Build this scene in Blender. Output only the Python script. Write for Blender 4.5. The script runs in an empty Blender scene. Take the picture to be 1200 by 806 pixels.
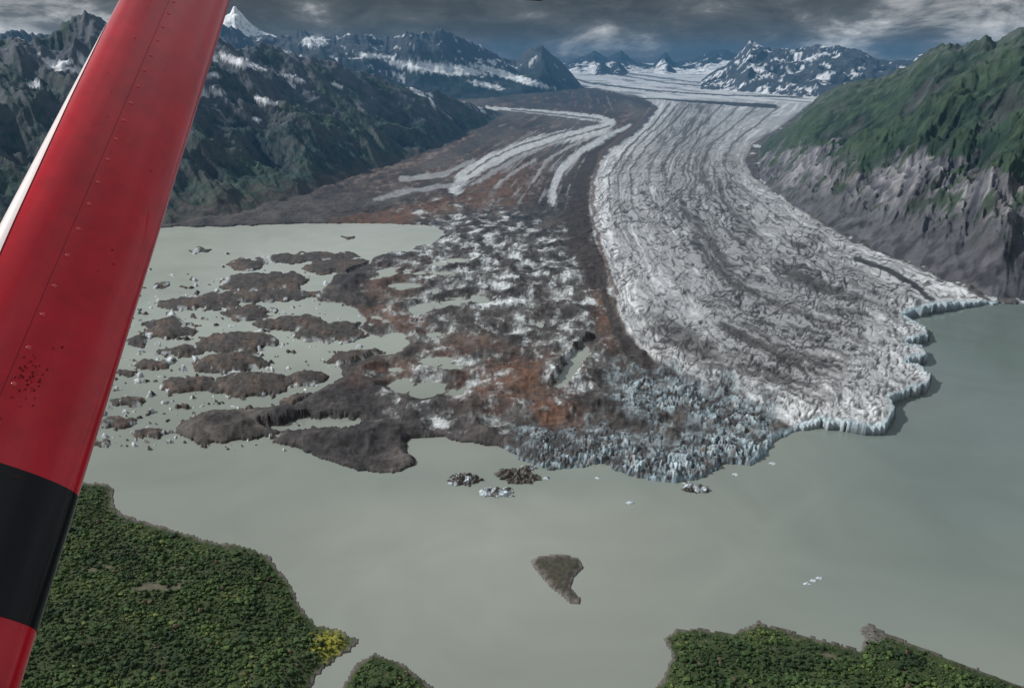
import bpy, math, numpy as np, time
from mathutils import Vector
T0=time.time()
f4=np.float32
rng=np.random.default_rng(7)
# ------------------------------------------------------------------ camera frame: image pixels to ground
H=600.0; P=math.radians(19.5); F=942.0
cP,sP=math.cos(P),math.sin(P)
def zfloor(r): return 0.03*np.clip(r-6000,0,16000)
rt=np.exp(np.linspace(math.log(100),math.log(60000),4000)); dept=(H-zfloor(rt))/rt
def ray(u,v):
    x=(np.asarray(u,float)-600)/F; y=(403-np.asarray(v,float))/F
    return x, cP+y*sP, -sP+y*cP
def az_tan(u,v):
    X,Y,Z=ray(u,v); h=np.hypot(X,Y); return np.arctan2(X,Y), Z/h
def to_floor_r(u,v):
    a,t=az_tan(u,v); return np.interp(t, -dept, rt)
def project(x,y,z):
    z=z-H; fc=np.maximum(y*cP-z*sP,1.0); yc=y*sP+z*cP
    return 600+F*x/fc, 403-F*yc/fc
def ground(u,v):
    a,t=az_tan(u,v); r=np.interp(t,-dept,rt); return r*np.sin(a), r*np.cos(a)
# ------------------------------------------------------------------ noise
ga=np.linspace(0,2*math.pi,256,endpoint=False); GX=np.cos(ga).astype(f4); GY=np.sin(ga).astype(f4)
def _h(ix,iy,s):
    n=ix*np.uint32(374761393)+iy*np.uint32(668265263)+np.uint32((s*1442695041)&0xffffffff)
    n=(n^(n>>np.uint32(13)))*np.uint32(1274126177); return n^(n>>np.uint32(16))
def perlin(x,y,s=0):
    x=np.asarray(x,f4); y=np.asarray(y,f4)
    fx=np.floor(x); fy=np.floor(y); dx=x-fx; dy=y-fy
    ix=fx.astype(np.int32).astype(np.uint32); iy=fy.astype(np.int32).astype(np.uint32)
    def g(a,b,px,py):
        k=_h(ix+np.uint32(a),iy+np.uint32(b),s)&np.uint32(255); return GX[k]*px+GY[k]*py
    u=dx*dx*dx*(dx*(dx*6-15)+10); v=dy*dy*dy*(dy*(dy*6-15)+10)
    a=g(0,0,dx,dy); b=g(1,0,dx-1,dy); c=g(0,1,dx,dy-1); d=g(1,1,dx-1,dy-1)
    a=a+u*(b-a); c=c+u*(d-c); return (a+v*(c-a))*f4(1.5)
def fbm(x,y,o=4,s=0,g=.5):
    t=0;a=1.0;n=0
    for i in range(o):
        t=t+a*perlin(x*2.03**i+i*17.3,y*2.03**i-i*9.1,s+i); n+=a; a*=g
    return t/n
def ridged(x,y,o=4,s=0,g=.5):
    t=0;a=1.0;n=0
    for i in range(o):
        t=t+a*(1-np.abs(perlin(x*2.07**i+i*7.7,y*2.07**i+i*3.3,s+i)))**2; n+=a; a*=g
    return t/n
def worley(x,y,s=0):
    fx=np.floor(x); fy=np.floor(y); F1=np.full(x.shape,9.,f4); F2=F1.copy(); R=np.zeros(x.shape,f4)
    for a in(-1,0,1):
        for b in(-1,0,1):
            cx=fx+a; cy=fy+b
            k=_h(cx.astype(np.int32).astype(np.uint32),cy.astype(np.int32).astype(np.uint32),s)
            jx=(k&np.uint32(255)).astype(f4)/255; jy=((k>>np.uint32(8))&np.uint32(255)).astype(f4)/255
            rr=((k>>np.uint32(16))&np.uint32(255)).astype(f4)/255
            d=np.hypot(cx+jx-x,cy+jy-y).astype(f4)
            c=d<F1; F2=np.where(c,F1,np.minimum(F2,d)); R=np.where(c,rr,R); F1=np.where(c,d,F1)
    return F1,F2,R
def ss(a,b,x):
    t=np.clip((x-a)/(b-a),0,1); return t*t*(3-2*t)
# ------------------------------------------------------------------ polar grid of the valley
ai=np.linspace(-41,41,1250); ao=np.linspace(41,70,50)[1:]
AZ=np.radians(np.concatenate([-ao[::-1],ai,ao]))
rr=np.exp(np.linspace(math.log(180),math.log(24000),6000))
_,vv=project(0*rr,rr,zfloor(rr))
w=(-np.gradient(vv))/ (vv[0]-vv[-1])*720*np.where(vv>900,.3,np.where((vv>255)&(vv<575),1.45,.8)) + np.where(rr>2300,1,0.03)*np.gradient(np.log(rr))/2.35*620
cw=np.cumsum(w); n=int(cw[-1]); RR=np.interp(np.arange(1,n),cw,rr)
RR=np.concatenate([[120,150],RR,[26000,32000,45000,60000]])
nr,nc=len(RR),len(AZ)
A,R=np.meshgrid(AZ,RR); A=A.ravel(); R=R.ravel()
X=(R*np.sin(A)); Y=(R*np.cos(A)); ZF=zfloor(R)
U,V=project(X,Y,ZF)
X=X.astype(f4);Y=Y.astype(f4);U=U.astype(f4);V=V.astype(f4);A=A.astype(f4);R=R.astype(f4);ZF=ZF.astype(f4)
N=len(U); print('grid',nr,nc,N)
def seg_d(u,v,pts,closed):
    best=np.full(u.shape,1e12,f4); pts=list(pts)
    if closed: pts=pts+[pts[0]]
    for (x0,y0),(x1,y1) in zip(pts[:-1],pts[1:]):
        dx,dy=x1-x0,y1-y0; L=dx*dx+dy*dy+1e-9
        t=np.clip(((u-x0)*dx+(v-y0)*dy)/L,0,1)
        best=np.minimum(best,(u-x0-t*dx)**2+(v-y0-t*dy)**2)
    return np.sqrt(best)
def inside(u,v,pts):
    c=np.zeros(u.shape,bool); n=len(pts)
    for i in range(n):
        x0,y0=pts[i];x1,y1=pts[(i+1)%n]
        if y0==y1: continue
        c^=((y0>v)!=(y1>v))&(u<(x1-x0)*(v-y0)/(y1-y0)+x0)
    return c
def sdf(u,v,pts,m=40):
    p=np.array(pts); out=np.full(u.shape,-1e3,f4)
    k=np.where((u>p[:,0].min()-m)&(u<p[:,0].max()+m)&(v>p[:,1].min()-m)&(v<p[:,1].max()+m))[0]
    d=seg_d(u[k],v[k],pts,True); i=inside(u[k],v[k],pts); out[k]=np.where(i,d,-d); return out
def dline(u,v,pts,m=40):
    p=np.array(pts); out=np.full(u.shape,1e3,f4)
    k=np.where((u>p[:,0].min()-m)&(u<p[:,0].max()+m)&(v>p[:,1].min()-m)&(v<p[:,1].max()+m))[0]
    out[k]=seg_d(u[k],v[k],pts,False); return out
# ------------------------------------------------------------------ ground outlines, traced in image pixels
MAIN=[(-1500,262),(150,268),(200,266),(260,266),(300,264),(360,262),(440,262),(500,264),(520,270),(512,282),(478,290),(440,300),(425,312),(395,322),(378,338),(370,352),(410,360),(425,372),(418,385),(442,398),(475,402),(460,412),(432,418),(398,428),(402,442),(372,458),(345,474),(300,479),(250,481),(212,494),(205,508),(238,522),(292,516),(330,508),(318,519),(345,524),(372,536),(420,552),(460,555),(487,546),(485,535),(474,525),(480,515),(510,512),(545,518),(590,525),(610,538),(640,551),(680,548),(702,543),(722,552),(745,560),(790,566),(822,561),(850,543),(880,547),(898,532),(908,516),(935,505),(960,500),(985,505),(1010,510),(1036,508),(1048,490),(1041,475),(1060,468),(1086,460),(1090,448),(1080,437),(1060,431),(1086,425),(1080,412),(1062,408),(1090,400),(1082,386),(1060,375),(1085,368),(1120,362),(1150,358),(1200,356),(1500,352),(2600,350),(2600,-200),(-1500,-200)]
SL=[(-2500,560),(0,572),(70,563),(100,563),(125,566),(138,575),(133,590),(145,602),(175,612),(205,620),(240,632),(290,640),(315,650),(335,675),(350,705),(370,730),(400,738),(418,748),(410,765),(385,780),(370,795),(362,820),(330,1000),(300,3000),(-2500,3000)]
SM=[(398,808),(418,776),(438,765),(470,775),(495,795),(515,812),(560,1000),(560,3000),(370,3000),(372,1000)]
SR=[(750,830),(778,792),(786,770),(778,748),(790,737),(820,735),(860,740),(890,728),(915,735),(940,743),(980,752),(1008,762),(1012,745),(1008,735),(1020,730),(1035,739),(1060,750),(1100,765),(1150,785),(1200,803),(1300,850),(1600,960),(2600,1500),(2600,3000),(640,3000),(700,1000)]
ISL=[(620,656),(635,650),(660,648),(678,653),(685,665),(674,676),(669,688),(680,700),(680,709),(666,707),(652,694),(640,684),(634,676),(625,667)]
GL=[(735,108),(765,122),(745,148),(705,178),(692,210),(690,250),(698,290),(712,320),(718,345),(728,380),(745,410),(775,435),(815,457),(860,477),(900,492),(940,508)]
GR=[(955,118),(938,132),(915,150),(882,170),(872,190),(882,210),(925,240),(960,265),(1000,288),(1050,308),(1100,330),(1140,348),(1165,358)]
ICE=GL+[(985,530),(1060,530),(1130,480),(1130,390),(1165,362)]+GR[::-1]
ISLES=[(235,293,12,3),(290,309,22,7),(362,301,50,6),(400,311,40,9),(310,329,48,11),(235,354,48,8),(300,347,85,7),(290,366,26,9),(195,378,24,7),(200,389,30,7),(340,378,38,9),(392,388,44,11),(280,399,42,12),(212,411,28,6),(270,424,39,12),(180,427,22,6),(220,450,30,10),(295,449,42,14),(360,442,22,8),(160,400,12,6),(150,470,18,6),(140,495,18,6),(172,507,18,5),(120,520,12,4),(410,277,7,2),(190,334,9,3),(150,436,14,4),(436,312,26,7),(425,419,40,9),(370,468,42,8)]
wu=fbm(U/16,V/8,3,3)*5*np.clip((V-90)/250,.1,1); wv=fbm(U/16+50,V/8,3,9)*3.0*np.clip((V-90)/250,.1,1)
Uw=U+wu; Vw=V+wv
bw=fbm(U/40,V/26,3,13)*7; bx=fbm(U/9,V/6,3,14)*3
sdm=sdf(Uw,Vw,MAIN,60); sdm=np.where((sdm<-900)&(V<260),200,sdm)
sdl=sdf(Uw+bw*.7,Vw+bx*.6+bw*.4,SL); sdk=sdf(Uw+bx*.5,Vw+bx*.5,SM); sdr=sdf(Uw+bw*.3,Vw+bx*.6+bw*.25,SR); sdi=sdf(U+wu*.4,V+wv*.4,ISL)
near=np.maximum(np.maximum(sdl,sdk),sdr)
sice=sdf(U+wu*.5,V+wv*.5,ICE)
print('sdf',time.time()-T0)
dL=seg_d(U,V,GL,False); dR=seg_d(U,V,GR,False); S=dL/(dL+dR+1e-3)
FR=[(900,532),(935,512),(985,515),(1040,510),(1070,470),(1090,448),(1092,400),(1075,372),(1130,350)]
dF=seg_d(U,V,FR,False)
# ------------------------------------------------------------------ base height
lakebed=-6+0*U
z=lakebed.copy()
hum=ridged(X/150,Y/150,4,21,.38)
hum2=fbm(X/220,Y/220,3,33); fine=fbm(X/14,Y/14,3,41)
rub=ridged(X/24,Y/28,3,45)
rise=np.clip(sdm,0,1e3)
zd=1.5+np.clip(rise/6,0,1)*5+ (hum-.45)*24*np.clip(rise/12,0.1,1)+fine*.9+hum2*6*np.clip(rise/30,0,1)+(ridged(X/55,Y/60,4,46,.5)-.5)*6*np.clip(rise/15,0,1)
rough_z=np.exp(-((U-590)/110)**2-((V-320)/50)**2)*.7+np.exp(-((U-760)/130)**2-((V-490)/45)**2)
zd=zd+(rub-.5)*5.5*np.clip(rough_z,0,1)
wet=np.exp(-((U-500)/105)**2-((V-350)/70)**2)*1.0+np.exp(-((U-500)/60)**2-((V-440)/45)**2)*.8
zd=zd-wet*6.6
pu_=U+wu*3.5+bx*2; pv_=V+wv*1.8+bx*.8
pool=np.maximum(1-np.hypot((pu_-385)/34,(pv_-496)/6.5),1-np.hypot((pu_-338)/24,(pv_-501)/4.0))
pool=np.maximum(pool,1-np.hypot((Uw-672+(V-430)*.7+wu)/11,(Vw-430)/24))
zd=np.where(pool>-.4,np.minimum(zd,np.where(pool>0,-3,-pool*14)),zd)
far=ss(300,200,V); zd=zd*(1-far)+far*(3+hum*12+fine*1.0)
zd=np.maximum(zd,np.where(V<262,1.0,-9))
# main ice
zi=8+np.clip(sice/25,0,1)*9+np.clip(rise/40,0,1)*6
t1=fbm(U/30,V/30,3,55)
t2=fbm(U/11,V/9,2,56)
near_k=np.clip((V-100)/300,.05,1)
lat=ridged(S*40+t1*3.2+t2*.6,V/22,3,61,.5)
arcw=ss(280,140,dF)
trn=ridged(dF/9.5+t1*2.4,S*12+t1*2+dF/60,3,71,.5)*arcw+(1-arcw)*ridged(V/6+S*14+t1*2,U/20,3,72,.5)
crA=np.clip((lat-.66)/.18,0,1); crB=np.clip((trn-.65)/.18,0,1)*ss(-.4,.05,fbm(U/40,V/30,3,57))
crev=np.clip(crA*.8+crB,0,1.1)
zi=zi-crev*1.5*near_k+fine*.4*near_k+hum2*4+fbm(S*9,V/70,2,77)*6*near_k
wI=ss(-2,3,sice)
zm=zd*(1-wI)+zi*wI
# serac front
frontw=ss(62,12,sdm+t1*30)*ss(585,640,U+t1*20)*ss(915,885,U)*ss(455,500,V)
frontw=np.maximum(frontw,0.85*ss(44,8,np.abs(V-(478+(U-800)*.25))+t1*40)*ss(690,760,U)*ss(920,890,U)*(sdm>0)*ss(400,450,V))
k=np.where(frontw>.01)[0]
wx_=fbm(X[k]/26,Y[k]/26,4,47,.6)*1.6; wy_=fbm(X[k]/26+9,Y[k]/26,4,48,.6)*1.6
f1,f2,cr=worley(X[k]/17+wx_,Y[k]/21+wy_,5); g1,g2,gr=worley(X[k]/6.5+wx_*2,Y[k]/9+wy_*2,15)
jag=ridged(X[k]/12,Y[k]/14,4,49,.6)
ser=np.zeros(N,f4); ser[k]=(1+(cr**1.6)*9)*ss(.0,.3,f2-f1)*(1.1-.7*f1)+(gr*2.6-1)*ss(0,.35,g2-g1)+(jag-.5)*4.5
serr=np.zeros(N,f4); serr[k]=cr*.55+gr*.45
sgap=np.zeros(N,f4); sgap[k]=np.maximum(1-ss(0,.2,f2-f1),.6*(1-ss(0,.22,g2-g1)))
edge_h=np.clip(sdm/3,.0,1)
zm=zm*(1-frontw)+frontw*((2.5+hum2*3)*edge_h+np.maximum(ser,-.5)*np.clip(edge_h,.45,1)+3*ss(0,20,sdm))
zm=np.where(sdm>0,np.where((pool>0)|(wet>.15),zm,np.maximum(zm,.6)),lakebed)
z=zm
# lagoon islets
isl=np.full(N,-1.,f4)
reg=(U>60)&(U<460)&(V>270)&(V<560)
k=np.where(reg)[0]; best=np.full(len(k),-1.,f4)
for cx,cy,a,b in ISLES:
    best=np.maximum(best,(1-np.hypot((Uw[k]+wu[k]*1.6+bx[k]-cx)/(a*1.15),(Vw[k]+wv[k]*.9-cy-b*.15+(U[k]-cx)*.04)/(b*1.08)))*min(b/8,1.6))
sm=perlin(U[k]/13,V[k]/5,91)*.7+perlin(U[k]/6,V[k]/2.6,92)*.45-.33-.35*ss(330,300,V[k])-0.15*ss(300,420,U[k])-1.2*ss(520,548,V[k])-1.2*ss(290,275,V[k])
smk=np.zeros(N,bool); smk[k]=(sm*1.2>best)
best=np.maximum(best,sm*1.2)
isl[k]=best
zis=np.where(isl>0,np.clip(isl*3,0,1)**.6*2.4+np.clip(isl,0,2)*9+ (hum-.5)*5*np.clip(isl*2,0,1)+fine*.7*np.clip(isl*3,0,1),-6)
isisle=(isl>0)&(sdm<=0)
z=np.where(isisle,zis,z)
# near shores
zs=np.minimum(.4+near*.22,7)+hum2*4*np.clip(near/30,0,1)+fine*.5*np.clip(near/8,0,1)
z=np.where(near>0,zs,z)
zi2=np.minimum(.3+sdi*.45,3.5)+fine*.5*np.clip(sdi/4,0,1)
z=np.where(sdi>0,zi2,z)
land=(sdm>0)|(isl>0)|(near>0)|(sdi>0)
z=np.where(land,z,-6)
zl=np.where(V<262,np.maximum(z,.8),z)+ZF
print('base',time.time()-T0)
# ------------------------------------------------------------------ mountains
zM=np.full(N,-1e4,f4); lid=np.zeros(N,np.int8); TT=np.zeros(N,f4); GG=np.zeros(N,f4)
def layer(i,crest,base,shape,back,lam,amp,jag,seed,rowl=1100,skew=0.,gain=.45,kg=.6,kw=.7):
    global zM,lid,TT,GG
    c=np.array(crest,float); a,t=az_tan(c[:,0],c[:,1]); o=np.argsort(a)
    zc0=H+c[:,2]*t
    rc=np.interp(A,a[o],c[o,2]); zc=np.interp(A,a[o],zc0[o])
    b=np.array(base,float)
    if b.shape[1]==2: ab,_=az_tan(b[:,0],b[:,1]); rb0=to_floor_r(b[:,0],b[:,1])
    else: ab,_=az_tan(b[:,0],b[:,1]); rb0=b[:,2]
    o=np.argsort(ab); rb=np.interp(A,ab[o],rb0[o]); rc=np.maximum(rc,rb*1.02)
    wob=fbm(A*2600/lam,R/lam,3,seed+5)*.14
    rb=rb*(1+wob*.25)
    zb=zfloor(rb)-3; t=(R-rb)/(rc-rb); tc=np.clip(t,0,1)
    q=A*9000/lam+R/lam*skew+fbm(X/lam*.7,Y/lam*.7,3,seed+9)*.8
    g=ridged(q,R/rowl+q*.25,5,seed,gain)-.52
    g2=ridged(X/lam*1.1,Y/lam*1.1,6,seed+40,.5)-.5
    env=np.sqrt(np.clip(np.sin(np.pi*np.clip(tc,0,1)*.93),0,1))
    hh=np.maximum(zc-zb,0)
    jg=ridged(A*jag,R/600,4,seed+77)
    zz=zb+hh*shape(tc)+ (g*kg+g2*kw)*env*hh*amp*2 + jg*tc**6*hh*.09 - tc**6*hh*.045
    zz=zz-np.clip(t-1,0,9)*(rc-rb)*back
    zz=np.where((t>0)&(zc>zb+2),zz,-1e4)
    m=zz>zM; zM=np.where(m,zz,zM); lid=np.where(m,i,lid); TT=np.where(m,t,TT); GG=np.where(m,g*kg*1.3+g2*kw*.8,GG)
layer(1,[(-2500,40,5200),(-600,40,5200),(0,52,5200),(60,44,5300),(100,30,5400),(150,30,5500),(200,38,5600),(250,52,5700),(300,62,5900),(340,66,6100),(400,84,6400),(450,96,6700),(500,106,7100),(560,124,7900),(600,137,8600),(625,150,9000)],
      [(-2500,272),(-400,272),(0,270),(200,262),(280,250),(350,235),(420,207),(500,182),(560,152),(600,139),(640,132)],
      lambda t:.75*t+.25*t*t,.3,900,.27,40,11,2000,.7,.54)
layer(2,[(-900,45,9500),(100,45,9500),(200,50,10000),(240,44,10500),(262,38,11000),(300,48,11500),(325,50,11500),(350,41,11500),(370,47,11500),(400,43,11500),(430,38,11500),(455,46,11600),(480,39,11700),(505,42,11800),(520,35,12000),(540,44,12100),(560,51,12300),(585,66,12500),(605,73,12700),(620,62,12800),(635,57,12800),(650,68,12900),(668,84,13000),(685,104,13000)],
      [(-900,100,7200),(300,100,7600),(450,115,9300),(560,118,10300),(640,110,11500),(700,105,12400)],
      lambda t:.6*t+.4*t*t,.45,1300,.26,110,22,2400,.4,.5)
layer(3,[(180,120,17000),(215,60,17000),(245,38,17000),(262,20,17000),(274,9,17000),(288,22,17000),(305,36,17000),(340,50,17000),(365,46,17000),(380,60,17000),(420,140,17000)],
      [(100,80,14000),(420,80,14000)],lambda t:t,.5,1200,.15,60,33,2000)
layer(4,[(560,100,20500),(585,84,20500),(600,76,20500),(640,80,20500),(660,76,20500),(672,70,20500),(685,68,20500),(697,60,20500),(712,69,20500),(728,61,20500),(745,74,20500),(765,77,20500),(780,61,20500),(790,74,20500),(812,71,20500),(832,61,20500),(850,60,20500),(880,70,20500),(930,75,20500),(1000,100,20500)],
      [(560,90,16500),(1000,90,16500)],lambda t:.75*t+.25*t**3,.5,900,.30,150,44,2000)
layer(5,[(812,120,13500),(822,94,13700),(838,82,13900),(850,76,14000),(864,66,14000),(880,50,14000),(900,56,14000),(920,60,14000),(945,58,13800),(965,53,13500),(990,56,13200),(1010,62,13000),(1030,72,13000),(1060,70,13000),(1090,66,13000),(1200,50,13000),(2500,50,13000)],
      [(780,98,12800),(860,100,11800),(950,110,10900),(1100,112,10000),(2500,112,10000)],lambda t:.8*t+.2*t*t,.5,900,.28,100,55,1800,.3,.5)
layer(8,[(600,130,16800),(614,92,16800),(630,74,16800),(640,84,16800),(652,96,16800),(668,120,16800)],[(560,90,15600),(700,90,15600)],lambda t:t,.7,600,.3,120,58,1500)
layer(9,[(678,130,17200),(692,91,17200),(705,74,17200),(715,80,17200),(724,72,17200),(736,84,17200),(748,94,17200),(762,130,17200)],[(660,90,16000),(800,90,16000)],lambda t:t,.7,600,.3,120,59,1500)
layer(10,[(765,130,17600),(774,90,17600),(783,75,17600),(794,84,17600),(806,92,17600),(815,130,17600)],[(740,90,16500),(830,90,16500)],lambda t:t,.7,600,.3,120,60,1500)
# right hillside
layer(6,[(868,196,6300),(885,180,6100),(900,162,5900),(930,142,5700),(960,114,5500),(990,101,5300),(1040,90,4900),(1070,76,4700),(1100,58,4500),(1140,52,4400),(1170,52,4300),(1200,42,4200),(1500,24,4000),(2600,24,4000)],
      [(862,190),(880,212),(920,246),(980,277),(1050,305),(1100,328),(1160,352),(1300,356),(2600,356)],
      lambda t:1-(1-t)**1.35,.3,520,.105,30,66,1100,-.55,.5,.6,.8)
print('mtn',time.time()-T0)
isM=zM>zl
r1=fbm(X/260,Y/260,5,301); r2=fbm(X/60,Y/60,4,302); r3=fbm(A*300,R/500,4,303); r0=fbm(X/700,Y/700,5,304,.6)
# eroded gullies low on the right hillside, brush-rough ground above
low6=(lid==6)*ss(.04,.14,TT)*ss(.62,.40,TT+r1*.15)
gl=ridged(A*56+R/560+r1*1.3,R/420+r1*.8,5,310,.55)
zM=zM+low6*((gl-.55)*44+(ridged(X/80,Y/80,4,312)-.5)*20)+((lid==6)|(lid==1))*(ridged(X/45,Y/60,3,313)-.5)*9*ss(.05,.2,TT)
Zt=np.where(isM,zM,zl)
Zt=np.where(R>25000,np.minimum(Zt,150),Zt).astype(f4)
U2,V2=project(X.astype(float),Y.astype(float),Zt.astype(float)); U2=U2.astype(f4);V2=V2.astype(f4)
Zg=Zt.reshape(nr,nc); dr=np.gradient(Zg,axis=0)/np.gradient(RR)[:,None]; da=np.gradient(Zg,axis=1)/(np.gradient(AZ)[None,:]*RR[:,None])
slope=np.hypot(dr,da).ravel().astype(f4)
# ------------------------------------------------------------------ albedo
C=np.zeros((N,3),f4)
def mix(c,w,m=None):
    global C
    w=np.clip(w,0,1)[:,None]; C=C*(1-w)+np.array(c,f4)[None,:]*w
def ell(cx,cy,a,b,ang=0,nz=None,soft=.35):
    ca,sa=math.cos(math.radians(ang)),math.sin(math.radians(ang))
    x=(U-cx)*ca+(V-cy)*sa; y=-(U-cx)*sa+(V-cy)*ca
    d=np.hypot(x/a,y/b)
    if nz is not None: d=d+nz
    return ss(1+soft,1-soft,d)
n1=fbm(U/22,V/11,4,201); n2=fbm(U/7,V/4,3,202); n3=fbm(X/40,Y/60,4,203); nf=fbm(X/6,Y/9,3,204); nb=fbm(U/55,V/26,5,207,.6)
C0=[(-600,268),(200,264),(280,250),(350,235),(420,205),(500,180),(560,152),(600,137),(650,120)]
dC=seg_d(U,V,C0,False); S2=dC/(dC+dL+1e-3)
st=fbm(S2*16,V/60+n1*.5,5,205,.6)
mix((.052,.047,.045),np.ones(N)); mix((.100,.090,.083),ss(-.1,.5,nb)); mix((.024,.024,.026),ss(.05,-.35,nb)*.8); mix((.12,.11,.105),ss(.15,.5,nf+n3)*.25)
red=ss(-.05,.35,st+.25*n2)*ss(262,200,V)*.65
for e_ in [(.95,590,455,62,30,-10),(.8,645,485,45,18,20),(.8,706,365,13,52,-12),(.9,462,374,38,13,15),(.75,470,255,130,11,-12),(.7,585,225,50,32,-30),(.5,470,330,45,20,-20),(.6,450,440,50,14,-15),(.5,650,440,40,30,0),(.6,540,410,40,14,-10)]:
    red=np.maximum(red,e_[0]*ell(e_[1],e_[2],e_[3],e_[4],e_[5],n1*.9))
mix((.155,.078,.050),red*ss(-.45,.3,n2*.4+n1*.3+n3*.3)); mix((.055,.032,.025),red*ss(.1,.5,nf)*.35)
mix((.030,.036,.045),.85*ell(560,262,95,16,-8,n1)*ss(-.3,.2,n2)); mix((.035,.035,.040),.7*ell(400,340,40,18,-20,n1)*ss(-.2,.3,n1)); mix((.034,.034,.038),.6*ell(430,490,120,50,0,n1))
# exposed dirty ice among debris
icy=np.maximum(1.0*ell(585,318,125,58,12,n1*.8),.75*ell(640,385,70,38,30,n1)); icy=np.maximum(icy,.6*ell(520,440,65,50,0,n1)); icy=np.maximum(icy,.9*ell(495,283,25,9,-15,n1)); icy=np.maximum(icy,.7*ell(540,485,70,22,0,n1)); icy=np.maximum(icy,1.0*ell(672,432,32,42,20,n1)); icy=np.maximum(icy,.6*ell(505,375,50,40,0,n1))
im=fbm(X/50,Y/85,6,215,.62)
mix((.16,.162,.162),ss(-.3,.25,im+n1*.6)*icy*.85)
mix((.36,.38,.38),ss(.02,.2,im*.9+nf*.25+n2*.2)*icy*.9); mix((.58,.61,.61),ss(.16,.34,im+nf*.3+n2*.1)*icy*.9)
mix((.042,.040,.040),ss(.05,.25,-im+n2*.35)*icy*.8)
mix((.28,.30,.30),ss(.12,.45,st+n2*.4)*ss(262,235,V)*.30)
def ribbon(pts,w,c,k=1.0,n=.6):
    d=dline(U+n1*3,V+n2*1.0,pts)
    mix(c,ss(w*1.25,w*.6,d+n*w*fbm(S2*40,V/25,3,210))*k)
RB1=[(570,127),(640,133),(700,139),(716,144),(706,152),(680,158),(640,166),(600,179),(565,195),(545,207),(533,224)]
RB2=[(738,150),(708,165),(682,178),(662,196),(650,215),(646,240)]
W=np.clip((V-118)/5,1.7,7.5)
ribbon(RB1,W,(.46,.48,.48)); ribbon(RB2,W*.6,(.42,.44,.45)); ribbon([(640,171),(600,190),(560,215),(470,228),(440,236)],W*.4,(.3,.31,.32),.7); ribbon([(470,212),(520,207),(555,190)],3,(.3,.31,.31),.8)
ribbon([(625,190),(600,205),(580,222)],2,(.32,.33,.33),.7);ribbon([(700,160),(670,172),(640,190),(625,215)],1.6,(.36,.37,.38),.7)
for rb_ in ([(700,146),(655,158),(610,172),(575,188),(548,206)],[(715,149),(665,163),(612,181),(570,203),(545,222)],[(600,130),(660,136),(705,142)],[(585,131),(650,138),(695,145),(650,153),(600,168)]): ribbon(rb_,1.1,(.08,.075,.075),.85,.2)
mix((.26,.265,.27),ss(.2,.4,fbm(S2*30,V/30,3,216))*ell(650,195,60,60,-30,n1)*.7)
# main ice
dirt=fbm(S*10,V/150+n1*.15,5,220,.6); dirt2=fbm(S*34+t1*1.8,V/45,3,221); dirt3=fbm(S*70+t1*3.5,V/30,2,222)
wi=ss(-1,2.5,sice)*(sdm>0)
mix((.40,.41,.418),wi)
edgew=.30*ss(.27,.0,S)+.34*ss(65,10,dF)+.17*ss(.85,1,S)
mix((.76,.775,.78),wi*ss(-.02,.3,dirt2+dirt*.5+edgew+n1*.2)*.88)
dz=np.maximum(ell(925,385,85,85,35,n1*.6),ell(850,300,40,115,-14,n1*.5)); dz=np.maximum(dz,ell(800,200,32,75,8,n1*.5)*.9); dz=np.maximum(dz,.8*ell(800,420,60,30,35,n1*.6)); dz=np.maximum(dz,.7*ell(1000,345,60,20,25,n1*.6))
mix((.20,.20,.20),wi*dz*.45)
mix((.10,.098,.096),wi*ss(-.12,.22,dirt*.9+dirt2*.35+n2*.15)*(.42+.56*dz))
mix((.055,.054,.055),wi*ss(.06,.24,dirt3+dirt2*.3)*(.32+.42*dz))
kk_=np.clip((V-120)/130,.12,1)
mix((.024,.026,.030),wi*np.clip(crB*1.15,0,1)*(.86+.1*dz)*kk_); mix((.03,.032,.036),wi*crA*(.74+.2*dz)*kk_)  # crevasse darkness put into the colour, replacing shade from deeper relief
mix((.05,.05,.052),wi*ss(.15,.4,nf+n2*.5)*.3*dz)
# upper neve
NEV=[(590,66),(640,78),(672,98),(720,108),(770,116),(955,122),(975,108),(940,92),(850,86),(780,82),(700,76)]
sn=sdf(U,V+n1*2,NEV); wn=ss(-2,1,sn); mix((.60,.62,.63),wn); mix((.14,.15,.165),wn*ss(.05,.26,fbm((V-U*.09)/2.2,U/70,3,230))*.8)
wn2=(U>560)&(U<1000)&(V<104); mix((.62,.64,.66),wn2*.9*ss(-.5,-.1,n1)); mix((.13,.145,.16),wn2*ss(.10,.24,fbm(V/1.6,U/40,3,231))*.6)
def moraine(pts,w,c=(.035,.033,.034),k=.95):
    d=dline(U+n1*4*np.clip((V-100)/80,.1,1),V+n2*.8,pts); mix(c,ss(w*1.3,w*.7,d+n2*w*.5)*k)
moraine([(655,92),(690,107),(740,117),(768,128),(748,150),(712,172),(692,192),(682,215),(676,250),(680,290),(700,330)],np.clip((V-95)/11,1.2,13),(.042,.036,.035))
moraine([(745,116),(800,120),(860,124),(908,127)],np.clip((U-730)/60,.6,2.6),(.015,.015,.018))
moraine([(640,84),(690,98),(760,107),(850,113),(940,115)],1.0,(.04,.04,.045),.9)
moraine([(720,88),(780,98),(850,104),(930,106)],.8,(.05,.05,.055),.8)
moraine([(700,82),(760,90),(810,97),(880,100)],.7,(.05,.05,.055),.8)
moraine([(600,122),(650,127),(700,133),(728,141)],1.2,(.05,.045,.045),.9)
moraine([(760,130),(735,155),(705,180),(695,215),(695,260),(705,300),(722,350)],2.2,(.085,.058,.046),.8)
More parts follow.
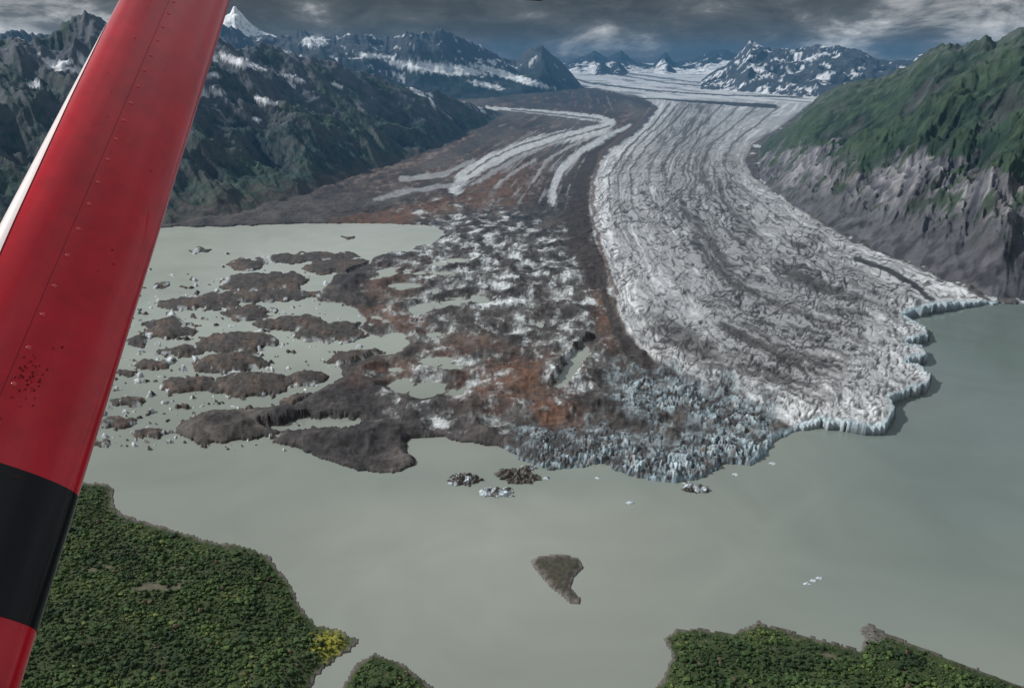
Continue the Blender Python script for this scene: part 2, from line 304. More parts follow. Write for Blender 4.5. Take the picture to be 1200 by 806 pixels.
for q_,k_ in ((.06,.9),(.12,.8),(.2,.9),(.33,.7),(.44,.8),(.57,.7),(.7,.8),(.86,.8)):
    L_=[((1-q_)*a[0]+q_*b[0],(1-q_)*a[1]+q_*b[1]) for a,b in zip([(775,124),(757,148),(725,178),(705,210),(703,250),(715,300),(735,370)],[(935,128),(910,148),(880,170),(872,190),(882,212),(950,262),(1050,312)])]
    moraine(L_,1.1,(.075,.072,.072),k_*(ss(330,200,V)))
moraine([(700,330),(712,360),(722,392),(745,422),(790,450),(840,472),(890,492)],np.clip((V-300)/14,3,7),(.045,.04,.04))
moraine([(1003,310),(1040,325),(1070,342),(1090,360)],3.4,(.03,.033,.038))
moraine([(775,440),(815,462),(860,482),(905,500)],2,(.025,.026,.028))
# margin by right hillside
mg=(S>.5)*ss(0,-2,sice)*(U>850)*(sdm>0)*(V>120); mix((.10,.10,.108),mg*.9*ss(-.5,.3,n2)); mix((.045,.045,.052),mg*ss(0,.35,n1)*.8); mix((.42,.44,.45),mg*ss(.25,.42,fbm(U/18,V/5,3,240)))
# seracs
fw=frontw; mix((.070,.066,.066),fw); lft_=ss(640,760,U+n1*60)
sq=serr+n1*.7+n2*.35+.10*lft_
mix((.21,.28,.31),fw*ss(.40,.58,sq)); mix((.46,.55,.585),fw*ss(.66,.85,sq)); mix((.015,.026,.034),fw*sgap*.75); mix((.10,.068,.052),fw*ss(.05,.4,n1+n2*.5)*.75); mix((.05,.046,.045),fw*ss(.15,.4,n3-n1*.5)*.7)
cl=ss(7,1,sdm)*(sdm>0)*(U>880)*(U<1170)*(V>355); mix((.42,.53,.57),cl*.75); mix((.08,.14,.17),cl*ss(.1,.4,fbm(X/7,Y/14,2,245))*.85)
cl2=ss(6,0,sdm)*(sdm>0)*(U>590)*(U<=900)*(V>480); mix((.26,.37,.42),cl2*ss(-.1,.3,n2)*.8)
mix((.24,.235,.215),(zl<.6)*(sdm>0)*(V>262)*.5)
# islets and floes
mix((.062,.057,.054),isisle*1.); mix((.105,.080,.066),isisle*ss(-.1,.35,n1)); mix((.028,.027,.028),isisle*ss(.0,.4,nf+n2*.5)*.6); mix((.42,.45,.45),isisle*ss(.28,.4,perlin(U/17,V/9,250)+n2*.5)*ss(.4,.1,isl)*.8)
mix((.50,.54,.55),isisle*smk*ss(.0,.15,perlin(U/19,V/13,251)+n2*.4)*.9)
# near shores
nr_=near>0
beach=ss(6,2.0,near+n2*4+n1*3)
def clearing(x,y,u,v): return fbm(x/32,y/14,5,261,.6)+.45*np.exp(-((u-185)/40)**2-((v-690)/8)**2)+.4*np.exp(-((u-95)/30)**2-((v-672)/6)**2)-.07
veg1=fbm(X/45,Y/45,4,260); clr=clearing(X,Y,U,V)
mix((.042,.060,.024),nr_*1.); mix((.028,.043,.018),nr_*ss(-.2,.3,veg1)); mix((.07,.095,.035),nr_*ss(.1,.45,nf)*.6); mix((.115,.10,.075),nr_*ss(.22,.4,clr+nf*.15)*.8)
mix((.115,.102,.092),nr_*beach); mix((.05,.046,.042),nr_*ss(1.5,0,near)*.7); mix((.24,.23,.04),nr_*ell(385,757,20,14,-35,n2*.8)*.9)
ii=sdi>0; mix((.15,.137,.128),ii*1.); mix((.075,.066,.056),ii*ss(2,6,sdi+n2*4)); mix((.05,.052,.035),ii*ss(5,9,sdi+n2*10+n1*6)*.7)
mix((.12,.115,.105),nr_*(ell(1022,742,16,14)>.3)*.9)
# mountains
def mm(c,w): mix(c,w*m)
m=(isM&(lid==1))*1.
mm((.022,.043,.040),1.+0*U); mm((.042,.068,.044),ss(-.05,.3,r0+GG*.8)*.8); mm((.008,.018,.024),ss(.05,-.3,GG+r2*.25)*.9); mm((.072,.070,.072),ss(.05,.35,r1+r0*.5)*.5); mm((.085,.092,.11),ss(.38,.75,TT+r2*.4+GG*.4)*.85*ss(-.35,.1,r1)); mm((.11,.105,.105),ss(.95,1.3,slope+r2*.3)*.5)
mm((.085,.070,.062),ss(.14,.0,TT+r2*.15)*.8); mm((.74,.76,.78),ss(.27,.33,r1*.6+r2*.25-GG*.5+TT*.12)*ss(.5,.72,TT)*.9)
for sx_,sy_,sa_,sb_,sk_ in [(279,72,27,4,.33),(255,108,10,3,.3),(310,118,14,2.5,.3),(300,140,6,2,.2),(250,88,9,2,.2),(70,75,16,3,-.2),(40,100,10,3,-.2),(345,92,12,2,.3),(395,100,8,2,.3)]:
    mm((.75,.77,.8),ss(1.2,.8,np.hypot((U2-sx_)/sa_,(V2-sy_-(U2-sx_)*sk_)/sb_)+r2*.9))
m=(isM&(lid==2))*1.
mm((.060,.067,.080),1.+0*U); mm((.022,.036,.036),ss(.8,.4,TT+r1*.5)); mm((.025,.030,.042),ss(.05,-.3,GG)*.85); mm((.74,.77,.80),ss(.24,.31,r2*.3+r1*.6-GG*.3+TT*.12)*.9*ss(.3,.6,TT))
for sx_,sy_,sa_,sb_,sk_ in [(520,81,52,6,.09),(600,90,42,4,.3),(368,49,14,6,0),(440,66,20,2.5,.1),(570,100,20,3,.2),(330,62,10,2,0)]:
    mm((.76,.79,.81),ss(1.2,.8,np.hypot((U2-sx_)/sa_,(V2-sy_-(U2-sx_)*sk_)/sb_)+r2*.9))
m=(isM&(lid==3))*1.; mm((.78,.80,.82),1+0*U); mm((.08,.085,.09),ss(.2,.35,r2-TT*.1+r1*.3)*.9)
m=(isM&(lid==4))*1.; mm((.024,.028,.038),1+0*U); mm((.76,.78,.80),ss(.06,.16,r2*.25+r1*.6-GG*.4+.7*(.68-TT)))
m=(isM&((lid==8)|(lid==9)|(lid==10)))*1.; mm((.024,.028,.038),1+0*U); mm((.74,.76,.78),ss(.22,.29,r2*.4+r1*.5-GG*.3))
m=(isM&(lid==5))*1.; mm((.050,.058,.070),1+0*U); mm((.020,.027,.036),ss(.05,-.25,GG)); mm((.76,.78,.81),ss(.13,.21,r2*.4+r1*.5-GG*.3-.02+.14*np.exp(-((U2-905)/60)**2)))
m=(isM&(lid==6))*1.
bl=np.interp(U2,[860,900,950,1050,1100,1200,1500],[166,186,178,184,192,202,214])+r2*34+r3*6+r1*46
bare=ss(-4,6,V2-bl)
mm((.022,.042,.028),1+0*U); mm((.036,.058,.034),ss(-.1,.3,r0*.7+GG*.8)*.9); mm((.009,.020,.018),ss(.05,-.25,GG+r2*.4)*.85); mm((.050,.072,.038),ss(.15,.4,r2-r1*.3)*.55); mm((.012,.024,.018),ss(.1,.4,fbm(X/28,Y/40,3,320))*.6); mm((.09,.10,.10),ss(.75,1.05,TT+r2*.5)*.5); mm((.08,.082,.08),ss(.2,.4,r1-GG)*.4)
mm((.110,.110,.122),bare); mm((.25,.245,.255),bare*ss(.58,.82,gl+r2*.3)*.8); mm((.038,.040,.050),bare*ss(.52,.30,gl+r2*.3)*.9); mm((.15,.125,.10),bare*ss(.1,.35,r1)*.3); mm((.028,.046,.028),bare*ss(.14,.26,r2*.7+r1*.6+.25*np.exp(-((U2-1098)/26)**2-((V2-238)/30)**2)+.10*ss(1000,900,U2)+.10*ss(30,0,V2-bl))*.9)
low=ss(.20,.08,TT+r2*.1); mm((.085,.086,.094),low); mm((.04,.04,.047),low*ss(-.1,.3,r2))
C=np.clip(C,.006,.85)
print('col',time.time()-T0)
# ------------------------------------------------------------------ materials
def terrain_mat(name,rough=.92,nscale=.06,lo=.72,hi=1.3,bscale=.12,bdist=1.0,bstr=.6):
    m=bpy.data.materials.new(name); m.use_nodes=True; nt=m.node_tree; b=nt.nodes['Principled BSDF']
    at=nt.nodes.new('ShaderNodeAttribute'); at.attribute_name='albedo'
    tc=nt.nodes.new('ShaderNodeTexCoord')
    nz=nt.nodes.new('ShaderNodeTexNoise'); nz.inputs['Scale'].default_value=nscale; nz.inputs['Detail'].default_value=6; nz.inputs['Roughness'].default_value=.65
    mr=nt.nodes.new('ShaderNodeMapRange'); mr.inputs[1].default_value=.3; mr.inputs[2].default_value=.7; mr.inputs[3].default_value=lo; mr.inputs[4].default_value=hi
    vm=nt.nodes.new('ShaderNodeVectorMath'); vm.operation='SCALE'
    L=nt.links.new
    L(tc.outputs['Object'],nz.inputs['Vector']); L(nz.outputs['Fac'],mr.inputs[0]); L(at.outputs['Color'],vm.inputs[0]); L(mr.outputs[0],vm.inputs['Scale']); L(vm.outputs[0],b.inputs['Base Color'])
    n2=nt.nodes.new('ShaderNodeTexNoise'); n2.inputs['Scale'].default_value=bscale; n2.inputs['Detail'].default_value=5; n2.inputs['Roughness'].default_value=.6
    bp=nt.nodes.new('ShaderNodeBump'); bp.inputs['Distance'].default_value=bdist; bp.inputs['Strength'].default_value=bstr
    L(tc.outputs['Object'],n2.inputs['Vector']); L(n2.outputs['Fac'],bp.inputs['Height']); L(bp.outputs[0],b.inputs['Normal'])
    b.inputs['Roughness'].default_value=rough; b.inputs['Specular IOR Level'].default_value=.2
    return m
m_deb=terrain_mat('moraine_debris',.9,.09,.55,1.5,.16,1.6,.7)
m_ice=terrain_mat('glacier_ice',.6,.12,.72,1.28,.18,1.5,.7)
m_mtn=terrain_mat('mountain_slopes',.95,.012,.6,1.45,.03,9,.85)
m_veg=terrain_mat('shore_ground',.95,.2,.6,1.4,.5,.5,.6)
def np_mesh(name,co,faces,col=None,mat=None,smooth=True):
    me=bpy.data.meshes.new(name); k=faces.shape[1]
    me.vertices.add(len(co)); me.vertices.foreach_set('co',co.astype(f4).ravel())
    me.loops.add(faces.size); me.loops.foreach_set('vertex_index',faces.astype(np.int32).ravel())
    me.polygons.add(len(faces)); me.polygons.foreach_set('loop_start',np.arange(0,faces.size,k,dtype=np.int32))
    try: me.polygons.foreach_set('loop_total',np.full(len(faces),k,np.int32))
    except Exception: pass
    me.polygons.foreach_set('use_smooth',np.full(len(faces),smooth,bool))
    me.update(calc_edges=True)
    if col is not None:
        ca=me.color_attributes.new('albedo','FLOAT_COLOR','POINT'); ca.data.foreach_set('color',np.concatenate([col,np.ones((len(col),1))],1).astype(f4).ravel())
    ob=bpy.data.objects.new(name,me); bpy.context.collection.objects.link(ob)
    if mat: me.materials.append(mat)
    return ob
P3=np.stack([X,Y,Zt],1)
ii_,jj_=np.meshgrid(np.arange(nr-1),np.arange(nc-1),indexing='ij'); q0=(ii_*nc+jj_).ravel()
Q=np.stack([q0,q0+1,q0+nc+1,q0+nc],1)
lab=np.zeros(N,np.int8)
lab[(sdm>0)]=1; lab[(sdm>0)&((wi>.5)|(wn>.5)|(frontw>.4))]=2
lab[isisle]=1; lab[sdi>-3]=7
lab[isM&((lid==1))]=3; lab[isM&(lid==6)]=4; lab[isM&((lid==2)|(lid==3))]=5; lab[isM&((lid==4)|(lid==5)|(lid==8)|(lid==9)|(lid==10))]=6
fl=lab[Q].max(1)
def sub(name,lb,mat,smooth=True):
    f=Q[fl==lb]
    if len(f)==0: return
    used,inv=np.unique(f,return_inverse=True); np_mesh(name,P3[used],inv.reshape(f.shape),C[used],mat,smooth)
sub('ground',0,m_veg); sub('moraine',1,m_deb); sub('glacier',2,m_ice); sub('mountain',3,m_mtn); sub('hillside',4,m_mtn); sub('snowy_mountain_range',5,m_mtn); sub('snowy_mountain_range',6,m_mtn); sub('island',7,m_veg)
print('mesh',time.time()-T0)
# ------------------------------------------------------------------ lake
la=np.radians(np.linspace(-72,72,260)); lr=np.exp(np.linspace(math.log(115),math.log(4200),240))
a2,r2_=np.meshgrid(la,lr); a2=a2.ravel(); r2_=r2_.ravel(); lx=r2_*np.sin(a2); ly=r2_*np.cos(a2)
lu,lv=project(lx,ly,0*lx)
base=np.array([.222,.243,.212]); 
LC=np.tile(base,(len(lx),1))
def lm(c,w):
    global LC
    w=np.clip(w,0,1)[:,None]; LC=LC*(1-w)+np.array(c)*w
ln=fbm(lx/300,ly/500,4,401)
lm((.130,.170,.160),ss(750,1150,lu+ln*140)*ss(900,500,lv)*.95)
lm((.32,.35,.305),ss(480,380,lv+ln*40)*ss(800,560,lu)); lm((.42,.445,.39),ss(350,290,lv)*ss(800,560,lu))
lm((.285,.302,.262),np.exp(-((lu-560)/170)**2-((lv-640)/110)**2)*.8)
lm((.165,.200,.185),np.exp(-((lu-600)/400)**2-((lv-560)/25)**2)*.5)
fq=(np.arange(239)[:,None]*260+np.arange(259)[None,:]).ravel()
m=bpy.data.materials.new('silty_water'); m.use_nodes=True; nt=m.node_tree; b=nt.nodes['Principled BSDF']; L=nt.links.new
at=nt.nodes.new('ShaderNodeAttribute'); at.attribute_name='albedo'; tc=nt.nodes.new('ShaderNodeTexCoord')
nz=nt.nodes.new('ShaderNodeTexNoise'); nz.inputs['Scale'].default_value=.004; nz.inputs['Detail'].default_value=7; nz.inputs['Distortion'].default_value=2.0
mr=nt.nodes.new('ShaderNodeMapRange'); mr.inputs[1].default_value=.3; mr.inputs[2].default_value=.7; mr.inputs[3].default_value=.93; mr.inputs[4].default_value=1.06
vm=nt.nodes.new('ShaderNodeVectorMath'); vm.operation='SCALE'
L(tc.outputs['Object'],nz.inputs['Vector']); L(nz.outputs['Fac'],mr.inputs[0]); L(at.outputs['Color'],vm.inputs[0]); L(mr.outputs[0],vm.inputs['Scale']); L(vm.outputs[0],b.inputs['Base Color'])
n2_=nt.nodes.new('ShaderNodeTexNoise'); n2_.inputs['Scale'].default_value=.25; n2_.inputs['Detail'].default_value=3
bp=nt.nodes.new('ShaderNodeBump'); bp.inputs['Distance'].default_value=.12; bp.inputs['Strength'].default_value=.25
L(tc.outputs['Object'],n2_.inputs['Vector']); L(n2_.outputs['Fac'],bp.inputs['Height']); L(bp.outputs[0],b.inputs['Normal'])
b.inputs['Roughness'].default_value=.14; b.inputs['IOR'].default_value=1.33
np_mesh('lake_water',np.stack([lx,ly,0*lx],1),np.stack([fq,fq+1,fq+261,fq+260],1),LC,m)
# ------------------------------------------------------------------ icebergs
def ico(sub):
    import bmesh
    bm=bmesh.new(); bmesh.ops.create_icosphere(bm,subdivisions=sub,radius=1)
    v=np.array([x.co[:] for x in bm.verts]); f=np.array([[q.index for q in p.verts] for p in bm.faces]); bm.free(); return v,f
iv,iff=ico(5)
BERG=[(545,562,19,8,.35),(606,558,24,11,.05),(581,577,20,7,.6),(738,589,5,2,1),(815,573,16,6,.5),(946,684,5,2,1.2),(953,680,4,2,1.2),(960,677,4,2,1.2),(620,548,9,4,.4),(806,567,6,4,.6),(528,566,3,1.5,1),(640,560,4,2,.9),(700,560,3,1.5,1),(862,556,4,2,1),(470,300,8,3,1),(905,543,4,2,1)]
for k_,(cu,cv,a,b_,wh) in enumerate(BERG):
    gx,gy=ground(cu,cv); x0,_=ground(cu-a,cv); wx=abs(gx-x0); _,y1=ground(cu,cv-b_); wy=abs(y1-gy)
    v=iv.copy(); an=np.arctan2(v[:,1],v[:,0])
    rad=1+.35*perlin(np.cos(an)*2+k_*9,np.sin(an)*2,501)+.2*perlin(np.cos(an)*6+k_*9,np.sin(an)*6,502)
    px=v[:,0]*wx*rad; py=v[:,1]*wy*.8*rad
    n_=ridged(px/14+k_*31,py/16,4,510)
    pz=np.where(v[:,2]>0,(v[:,2]**.7)*min(wx*.35,6.5)*(-.2+1.7*n_**1.3),v[:,2]*3)
    nn=fbm(px/8+k_*7,py/12,4,520); wgt=ss(-.2,.15,nn+(wh-.6)*.9)[:,None]
    c=np.array([.085,.075,.068])*(1-wgt)+np.array([.48,.54,.57])*wgt
    ob=np_mesh('iceberg',np.stack([px,py,pz],1),iff,c,m_ice,False); ob.location=(gx,gy,-.3)
# ------------------------------------------------------------------ shrubs of the near shores
sv,sf=ico(1)
NG=near.reshape(nr,nc)
umin,umax,vmax=-200,1400,900
gx,gy=ground(np.array([umin,umax,umin,umax]),np.array([560,560,vmax,vmax]))
px=rng.uniform(gx.min(),gx.max(),420000); py=rng.uniform(gy.min(),gy.max(),420000)
pu,pv=project(px,py,0*px); az_=np.arctan2(px,py); rr_=np.hypot(px,py)
ri=np.clip(np.searchsorted(RR,rr_),0,nr-1); ci=np.clip(np.searchsorted(AZ,az_),0,nc-1); pd=NG[ri,ci]
k=(pd>3.5+rng.exponential(2.0,len(px)))&(pu>umin)&(pu<umax)&(pv<vmax)&(clearing(px,py,pu,pv)<.26+rng.uniform(-.16,.16,len(px)))
px,py,pu,pv,pd,ri,ci=[a[k] for a in(px,py,pu,pv,pd,ri,ci)]
print('candidates',len(px))
if len(px)>42000:
    s_=rng.choice(len(px),42000,replace=False); px,py,pu,pv,pd,ri,ci=[a[s_] for a in(px,py,pu,pv,pd,ri,ci)]
pz=Zt.reshape(nr,nc)[ri,ci]
big=fbm(px/30,py/30,3,601); sz=(.5+rng.gamma(1.3,.66,len(px)))*(1+.6*big)*np.clip(pd/14,.35,1); sz=np.clip(sz,.4,4.2)
M=len(px); nv=len(sv)
jit=rng.uniform(.55,1.3,(M,nv,1)); rot=rng.uniform(0,6.28,M); cr_,sr_=np.cos(rot)[:,None],np.sin(rot)[:,None]
vx=sv[None,:,:]*jit; x_=vx[:,:,0]*cr_-vx[:,:,1]*sr_; y_=vx[:,:,0]*sr_+vx[:,:,1]*cr_
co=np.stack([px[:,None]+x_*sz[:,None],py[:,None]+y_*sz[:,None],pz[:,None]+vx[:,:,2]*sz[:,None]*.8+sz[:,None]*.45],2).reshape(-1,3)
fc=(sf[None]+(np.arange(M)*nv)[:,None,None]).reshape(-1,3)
pal=np.array([[.016,.033,.015],[.026,.049,.019],[.040,.071,.024],[.062,.099,.030],[.110,.135,.040]])
tv=fbm(px/60,py/60,4,602)*3.6+rng.normal(0,.65,M)+1.65; tv=tv+1.0*np.exp(-pd/9)*(rng.random(M)<.6); ti=np.clip(np.round(tv).astype(int),0,4); cc=pal[ti]*rng.uniform(.8,1.25,(M,1))
br_=rng.random(M)<.03; cc[br_]=np.array([.08,.065,.04])
yel=np.hypot((pu-387)/22,(pv-756)/14)+rng.normal(0,.3,M)<.8; cc[yel]=np.array([.20,.20,.035])*rng.uniform(.4,1.1,(yel.sum(),1))
gry=np.hypot((pu-1022)/18,(pv-742)/13)<1; cc[gry]=np.array([.09,.085,.07])
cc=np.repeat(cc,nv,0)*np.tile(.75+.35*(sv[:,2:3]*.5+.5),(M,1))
m_sh=terrain_mat('shrub_foliage',.85,.8,.6,1.4,1.5,.4,.6)
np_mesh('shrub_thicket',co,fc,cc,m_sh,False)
print('shrubs done',time.time()-T0)
# ------------------------------------------------------------------ aircraft strut
right=np.array([1,0,0.]); up_=np.array([0,sP,cP]); fw_=np.array([0,cP,-sP])
def cw_(x,y,f): return right*x+up_*y+fw_*f
d=cw_(-.161,1.047,1.0); dh=d/np.linalg.norm(d)
c0=right-dh*(right@dh); c0/=np.linalg.norm(c0); n0=np.cross(c0,dh); n0/=np.linalg.norm(n0)
if n0@fw_>0: n0=-n0
ph=math.radians(35); ch=math.cos(ph)*c0-math.sin(ph)*n0; nn0=math.cos(ph)*n0+math.sin(ph)*c0
L0=cw_((0-600)/F,(403-265)/F,1.0)
Nn=np.cross(cw_((198-600)/F,(403-235)/F,1),d); wch=-(L0@Nn)/(ch@Nn); print('chord',wch)
def mat_p(name,c,r,coat=0,metal=0,dirt=0,spec=.3):
    m=bpy.data.materials.new(name); m.use_nodes=True; nt=m.node_tree; b=nt.nodes['Principled BSDF']
    b.inputs['Roughness'].default_value=r; b.inputs['Coat Weight'].default_value=coat; b.inputs['Coat Roughness'].default_value=.05; b.inputs['Metallic'].default_value=metal; b.inputs['Specular IOR Level'].default_value=spec
    tc=nt.nodes.new('ShaderNodeTexCoord'); nz=nt.nodes.new('ShaderNodeTexNoise'); nz.inputs['Scale'].default_value=14; nz.inputs['Detail'].default_value=9; nz.inputs['Roughness'].default_value=.75
    cr=nt.nodes.new('ShaderNodeValToRGB'); cr.color_ramp.elements[0].position=.35; cr.color_ramp.elements[1].position=.62
    cr.color_ramp.elements[0].color=(*[x*(1-dirt) for x in c],1); cr.color_ramp.elements[1].color=(*c,1)
    nt.links.new(tc.outputs['Object'],nz.inputs['Vector']); nt.links.new(nz.outputs['Fac'],cr.inputs[0]); nt.links.new(cr.outputs[0],b.inputs['Base Color'])
    n3=nt.nodes.new('ShaderNodeTexNoise'); n3.inputs['Scale'].default_value=9; n3.inputs['Detail'].default_value=3
    bp=nt.nodes.new('ShaderNodeBump'); bp.inputs['Distance'].default_value=.003; bp.inputs['Strength'].default_value=.4
    nt.links.new(tc.outputs['Object'],n3.inputs['Vector']); nt.links.new(n3.outputs['Fac'],bp.inputs['Height']); nt.links.new(bp.outputs[0],b.inputs['Normal'])
    return m
m_red=mat_p('red_aircraft_paint',(.58,.003,.016),.22,.6,0,.28,.3); m_blk=mat_p('black_paint',(.003,.003,.005),.3,.3,0,.2,.2); m_wht=mat_p('painted_edge_highlight',(.70,.60,.58),.4,.3,0,.15)
th=np.linspace(0,2*math.pi,97)[:-1]
def hth(xf): 
    tt=np.arccos(np.clip(2*xf-1,-1,1)); return np.abs(np.sin(tt))**.9*.19*(1-.25*(2*xf-1))
def sweep(name,s0,s1,ns,sc,mat):
    xf=.5+.5*np.cos(th); xc=(xf-.5)*sc+.5; yt=np.sign(np.sin(th))*hth(xf)*sc
    co=[]
    for s in np.linspace(s0,s1,ns):
        co.append(L0+d*s+np.outer(xc*wch,ch)+np.outer(yt*wch,nn0))
    co=np.concatenate(co); k=len(th); i=np.arange(ns-1)[:,None]*k; j=np.arange(k)[None,:]; jn=(j+1)%k
    f=np.stack([(i+j).ravel(),(i+jn).ravel(),(i+k+jn).ravel(),(i+k+j).ravel()],1)
    return np_mesh(name,co,f,None,mat)
root=bpy.data.objects.new('aircraft_wing_strut',None); bpy.context.collection.objects.link(root); root.location=(0,0,H)
R0=L0+ch*wch
ss_=np.linspace(-.6,1.2,4000); pR=R0[None]+ss_[:,None]*d[None]; _,vR=project(pR[:,0],pR[:,1],pR[:,2]+H)
sv_=lambda v:float(np.interp(-v,-vR,ss_))
parts=[sweep('strut_body',-.6,1.3,60,1,m_red),sweep('black_band',sv_(655),sv_(556),12,1.006,m_blk)]
def surf(xf,s,off=0): return L0+d*s+ch*xf*wch+nn0*(hth(np.array(xf))*wch+off)
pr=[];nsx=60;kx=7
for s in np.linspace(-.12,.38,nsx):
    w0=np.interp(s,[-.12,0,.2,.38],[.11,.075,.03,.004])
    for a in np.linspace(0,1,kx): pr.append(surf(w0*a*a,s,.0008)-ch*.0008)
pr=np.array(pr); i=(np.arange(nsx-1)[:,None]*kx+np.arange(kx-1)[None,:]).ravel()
parts.append(np_mesh('edge_highlight_strip',pr,np.stack([i,i+1,i+kx+1,i+kx],1),None,m_wht))  # tapered pale strip: bright edge reflection painted on as a mesh
rv,rf=ico(2); co=[];fs=[];nq=0
m_riv=mat_p('rivet_heads',(.60,.03,.03),.2,.8,0,.1,.5)
for i in range(46):
    p=surf(.46+rng.uniform(-.002,.002),-.5+i*.036+rng.uniform(-.002,.002)); rad=.0031
    co.append(p+(rv[:,0:1]*ch+rv[:,1:2]*dh)*rad+rv[:,2:3]*nn0*rad*.6); fs.append(rf+nq); nq+=len(rv)
parts.append(np_mesh('rivets',np.concatenate(co),np.concatenate(fs),None,m_riv))
ns=50; pr=[]
for s in np.linspace(-.6,1.3,ns):
    for xf in(.4155,.417,.4185): pr.append(surf(xf,s,.0006))
pr=np.array(pr); i=(np.arange(ns-1)[:,None]*3+np.arange(2)[None,:]).ravel()
parts.append(np_mesh('lap_seam',pr,np.stack([i,i+1,i+4,i+3],1),None,mat_p('seam_dark_red',(.18,.003,.006),.6)))  # thin dark red line along the lap seam
co=[];fs=[];nq=0
for q in range(110):
    xf=np.clip(rng.normal(.52,.045) if q<70 else rng.uniform(.1,.9),.05,.95); s=(rng.normal(-.165,.016) if q<70 else rng.uniform(-.4,.4))
    p=surf(xf,s,.0009); rad=rng.uniform(.0003,.0012); k=10; an=np.linspace(0,2*math.pi,k,endpoint=False); rr0=rad*rng.uniform(.5,1.4,k)
    co.append(p+np.outer(np.cos(an)*rr0,ch)+np.outer(np.sin(an)*rr0,dh)); fs.append(np.stack([np.zeros(k-2,int),np.arange(1,k-1),np.arange(2,k)],1)+nq); nq+=k
parts.append(np_mesh('oil_specks',np.concatenate(co),np.concatenate(fs),None,mat_p('oil_dirt',(.11,.004,.006),.5)))
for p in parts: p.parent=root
pr=[];k=20
for u_,v_,r_ in [(590,-60,.012),(604,-8,.009),(612,-2.5,.0045),(632,-1.0,.004),(637,-.6,.002)]:
    c_=cw_((u_-600)/F,(403-v_)/F,1.0)*1.6
    for a in np.linspace(0,2*math.pi,k,endpoint=False): pr.append(c_+up_*math.cos(a)*r_+fw_*math.sin(a)*r_)
i=(np.arange(4)[:,None]*k); j=np.arange(k)[None,:]; jn=(j+1)%k
o=np_mesh('aircraft_pitot_tube',np.array(pr),np.stack([(i+j).ravel(),(i+jn).ravel(),(i+k+jn).ravel(),(i+k+j).ravel()],1),None,m_blk); o.location=(0,0,H)
# ------------------------------------------------------------------ valley haze
hz=np.array([[x,y,zz] for x in(-30000,30000) for y in(1500,24000) for zz in(-40,950)],float)
hf=np.array([[0,1,3,2],[4,6,7,5],[0,4,5,1],[2,3,7,6],[0,2,6,4],[1,5,7,3]])
m=bpy.data.materials.new('air_haze'); m.use_nodes=True; nt=m.node_tree; nt.nodes.clear()
o_=nt.nodes.new('ShaderNodeOutputMaterial'); ab=nt.nodes.new('ShaderNodeVolumeAbsorption'); em=nt.nodes.new('ShaderNodeEmission'); ad=nt.nodes.new('ShaderNodeAddShader')
sg=1/23000; ab.inputs['Color'].default_value=(0,0,0,1); ab.inputs['Density'].default_value=sg
em.inputs['Color'].default_value=(.058,.160,.285,1); em.inputs['Strength'].default_value=sg  # faint blue glow stands in for light scattered by the air
nt.links.new(ab.outputs[0],ad.inputs[0]); nt.links.new(em.outputs[0],ad.inputs[1]); nt.links.new(ad.outputs[0],o_.inputs['Volume'])
np_mesh('valley_haze',hz,hf,None,m,False)
# ------------------------------------------------------------------ world
SE,SA=math.radians(38),math.radians(-72)
w=bpy.data.worlds.new('World'); bpy.context.scene.world=w; w.use_nodes=True; nt=w.node_tree; bg=nt.nodes['Background']; bg.inputs['Strength'].default_value=.1; L=nt.links.new
sky=nt.nodes.new('ShaderNodeTexSky'); sky.sky_type='NISHITA'; sky.sun_disc=False; sky.sun_elevation=SE; sky.sun_rotation=SA
tc=nt.nodes.new('ShaderNodeTexCoord'); sx=nt.nodes.new('ShaderNodeSeparateXYZ'); L(tc.outputs['Generated'],sx.inputs[0])
mp=nt.nodes.new('ShaderNodeMapping'); mp.inputs['Scale'].default_value=(7,7,20); mp.inputs['Location'].default_value=(.35,0,.2); L(tc.outputs['Generated'],mp.inputs[0])
nz=nt.nodes.new('ShaderNodeTexNoise'); nz.inputs['Scale'].default_value=1.5; nz.inputs['Detail'].default_value=12; nz.inputs['Roughness'].default_value=.6; nz.inputs['Distortion'].default_value=.3; L(mp.outputs[0],nz.inputs['Vector'])
def mrange(src,a,b,c,d_,typ='SMOOTHSTEP'):
    q=nt.nodes.new('ShaderNodeMapRange'); q.interpolation_type=typ; q.inputs[1].default_value=a; q.inputs[2].default_value=b; q.inputs[3].default_value=c; q.inputs[4].default_value=d_; L(src,q.inputs[0]); return q.outputs[0]
def math_(op,a,b):
    q=nt.nodes.new('ShaderNodeMath'); q.operation=op
    for i,x in enumerate((a,b)):
        if isinstance(x,(int,float)): q.inputs[i].default_value=x
        else: L(x,q.inputs[i])
    return q.outputs[0]
lft=mrange(sx.outputs['X'],-.34,-.50,0,.27); rgt=mrange(sx.outputs['X'],.26,.40,0,.18)
mid=mrange(sx.outputs['Z'],.02,.06,0,.06)
v_=math_('ADD',math_('ADD',nz.outputs['Fac'],lft),rgt); v_=math_('SUBTRACT',v_,mid); v_=math_('SUBTRACT',v_,.03)
cr=nt.nodes.new('ShaderNodeValToRGB'); e=cr.color_ramp.elements; e[0].position=.34; e[0].color=(.038,.041,.045,1); e[1].position=.76; e[1].color=(.85,.85,.85,1)
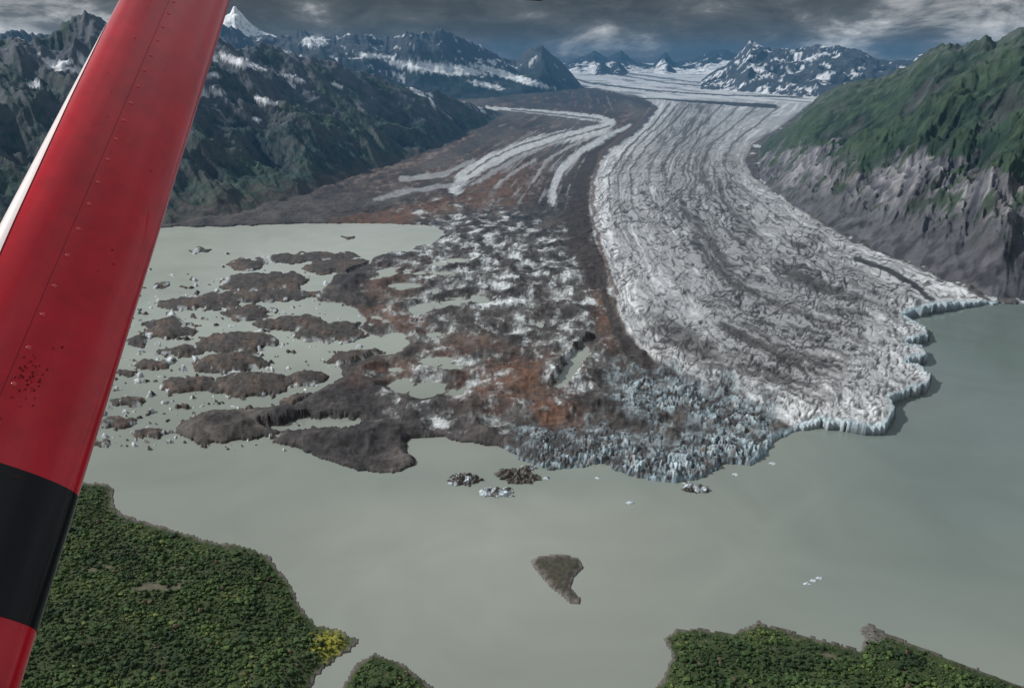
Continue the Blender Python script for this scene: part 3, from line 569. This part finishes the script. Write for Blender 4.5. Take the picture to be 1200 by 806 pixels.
x=e.new(.48); x.color=(.080,.084,.088,1); x=e.new(.56); x.color=(.145,.15,.155,1); x=e.new(.65); x.color=(.42,.425,.43,1)
L(v_,cr.inputs[0])
n5=nt.nodes.new('ShaderNodeTexNoise'); n5.inputs['Scale'].default_value=3; n5.inputs['Detail'].default_value=6; L(tc.outputs['Generated'],n5.inputs['Vector'])
cr2=nt.nodes.new('ShaderNodeValToRGB'); cr2.color_ramp.elements[0].position=.35; cr2.color_ramp.elements[0].color=(.19,.215,.24,1); cr2.color_ramp.elements[1].position=.7; cr2.color_ramp.elements[1].color=(.55,.57,.60,1); L(n5.outputs['Fac'],cr2.inputs[0])
mx=nt.nodes.new('ShaderNodeMix'); mx.data_type='RGBA'; L(mrange(sx.outputs['Z'],.09,.30,0,1),mx.inputs[0]); L(cr.outputs[0],mx.inputs[6]); L(cr2.outputs[0],mx.inputs[7])
sc=nt.nodes.new('ShaderNodeVectorMath'); sc.operation='SCALE'; sc.inputs['Scale'].default_value=10; L(mx.outputs[2],sc.inputs[0])
m2=nt.nodes.new('ShaderNodeMix'); m2.data_type='RGBA'; m2.inputs[0].default_value=.95; L(sky.outputs[0],m2.inputs[6]); L(sc.outputs[0],m2.inputs[7]); L(m2.outputs[2],bg.inputs['Color'])
# sun
sl=bpy.data.lights.new('sun','SUN'); sl.energy=4.1; sl.angle=math.radians(2.5); sl.color=(1,.98,.955); so=bpy.data.objects.new('sun',sl); bpy.context.collection.objects.link(so)
dirv=Vector((math.sin(SA)*math.cos(SE),math.cos(SA)*math.cos(SE),math.sin(SE))); so.rotation_euler=dirv.to_track_quat('Z','Y').to_euler()
# camera
cd=bpy.data.cameras.new('camera'); cd.sensor_width=36; cd.lens=36*F/1200; cd.clip_start=.05; cd.clip_end=120000
co_=bpy.data.objects.new('camera',cd); bpy.context.collection.objects.link(co_); co_.location=(0,0,H); co_.rotation_euler=(math.pi/2-P,0,0); bpy.context.scene.camera=co_
bpy.context.scene.view_settings.view_transform='Standard'
print('total',time.time()-T0)
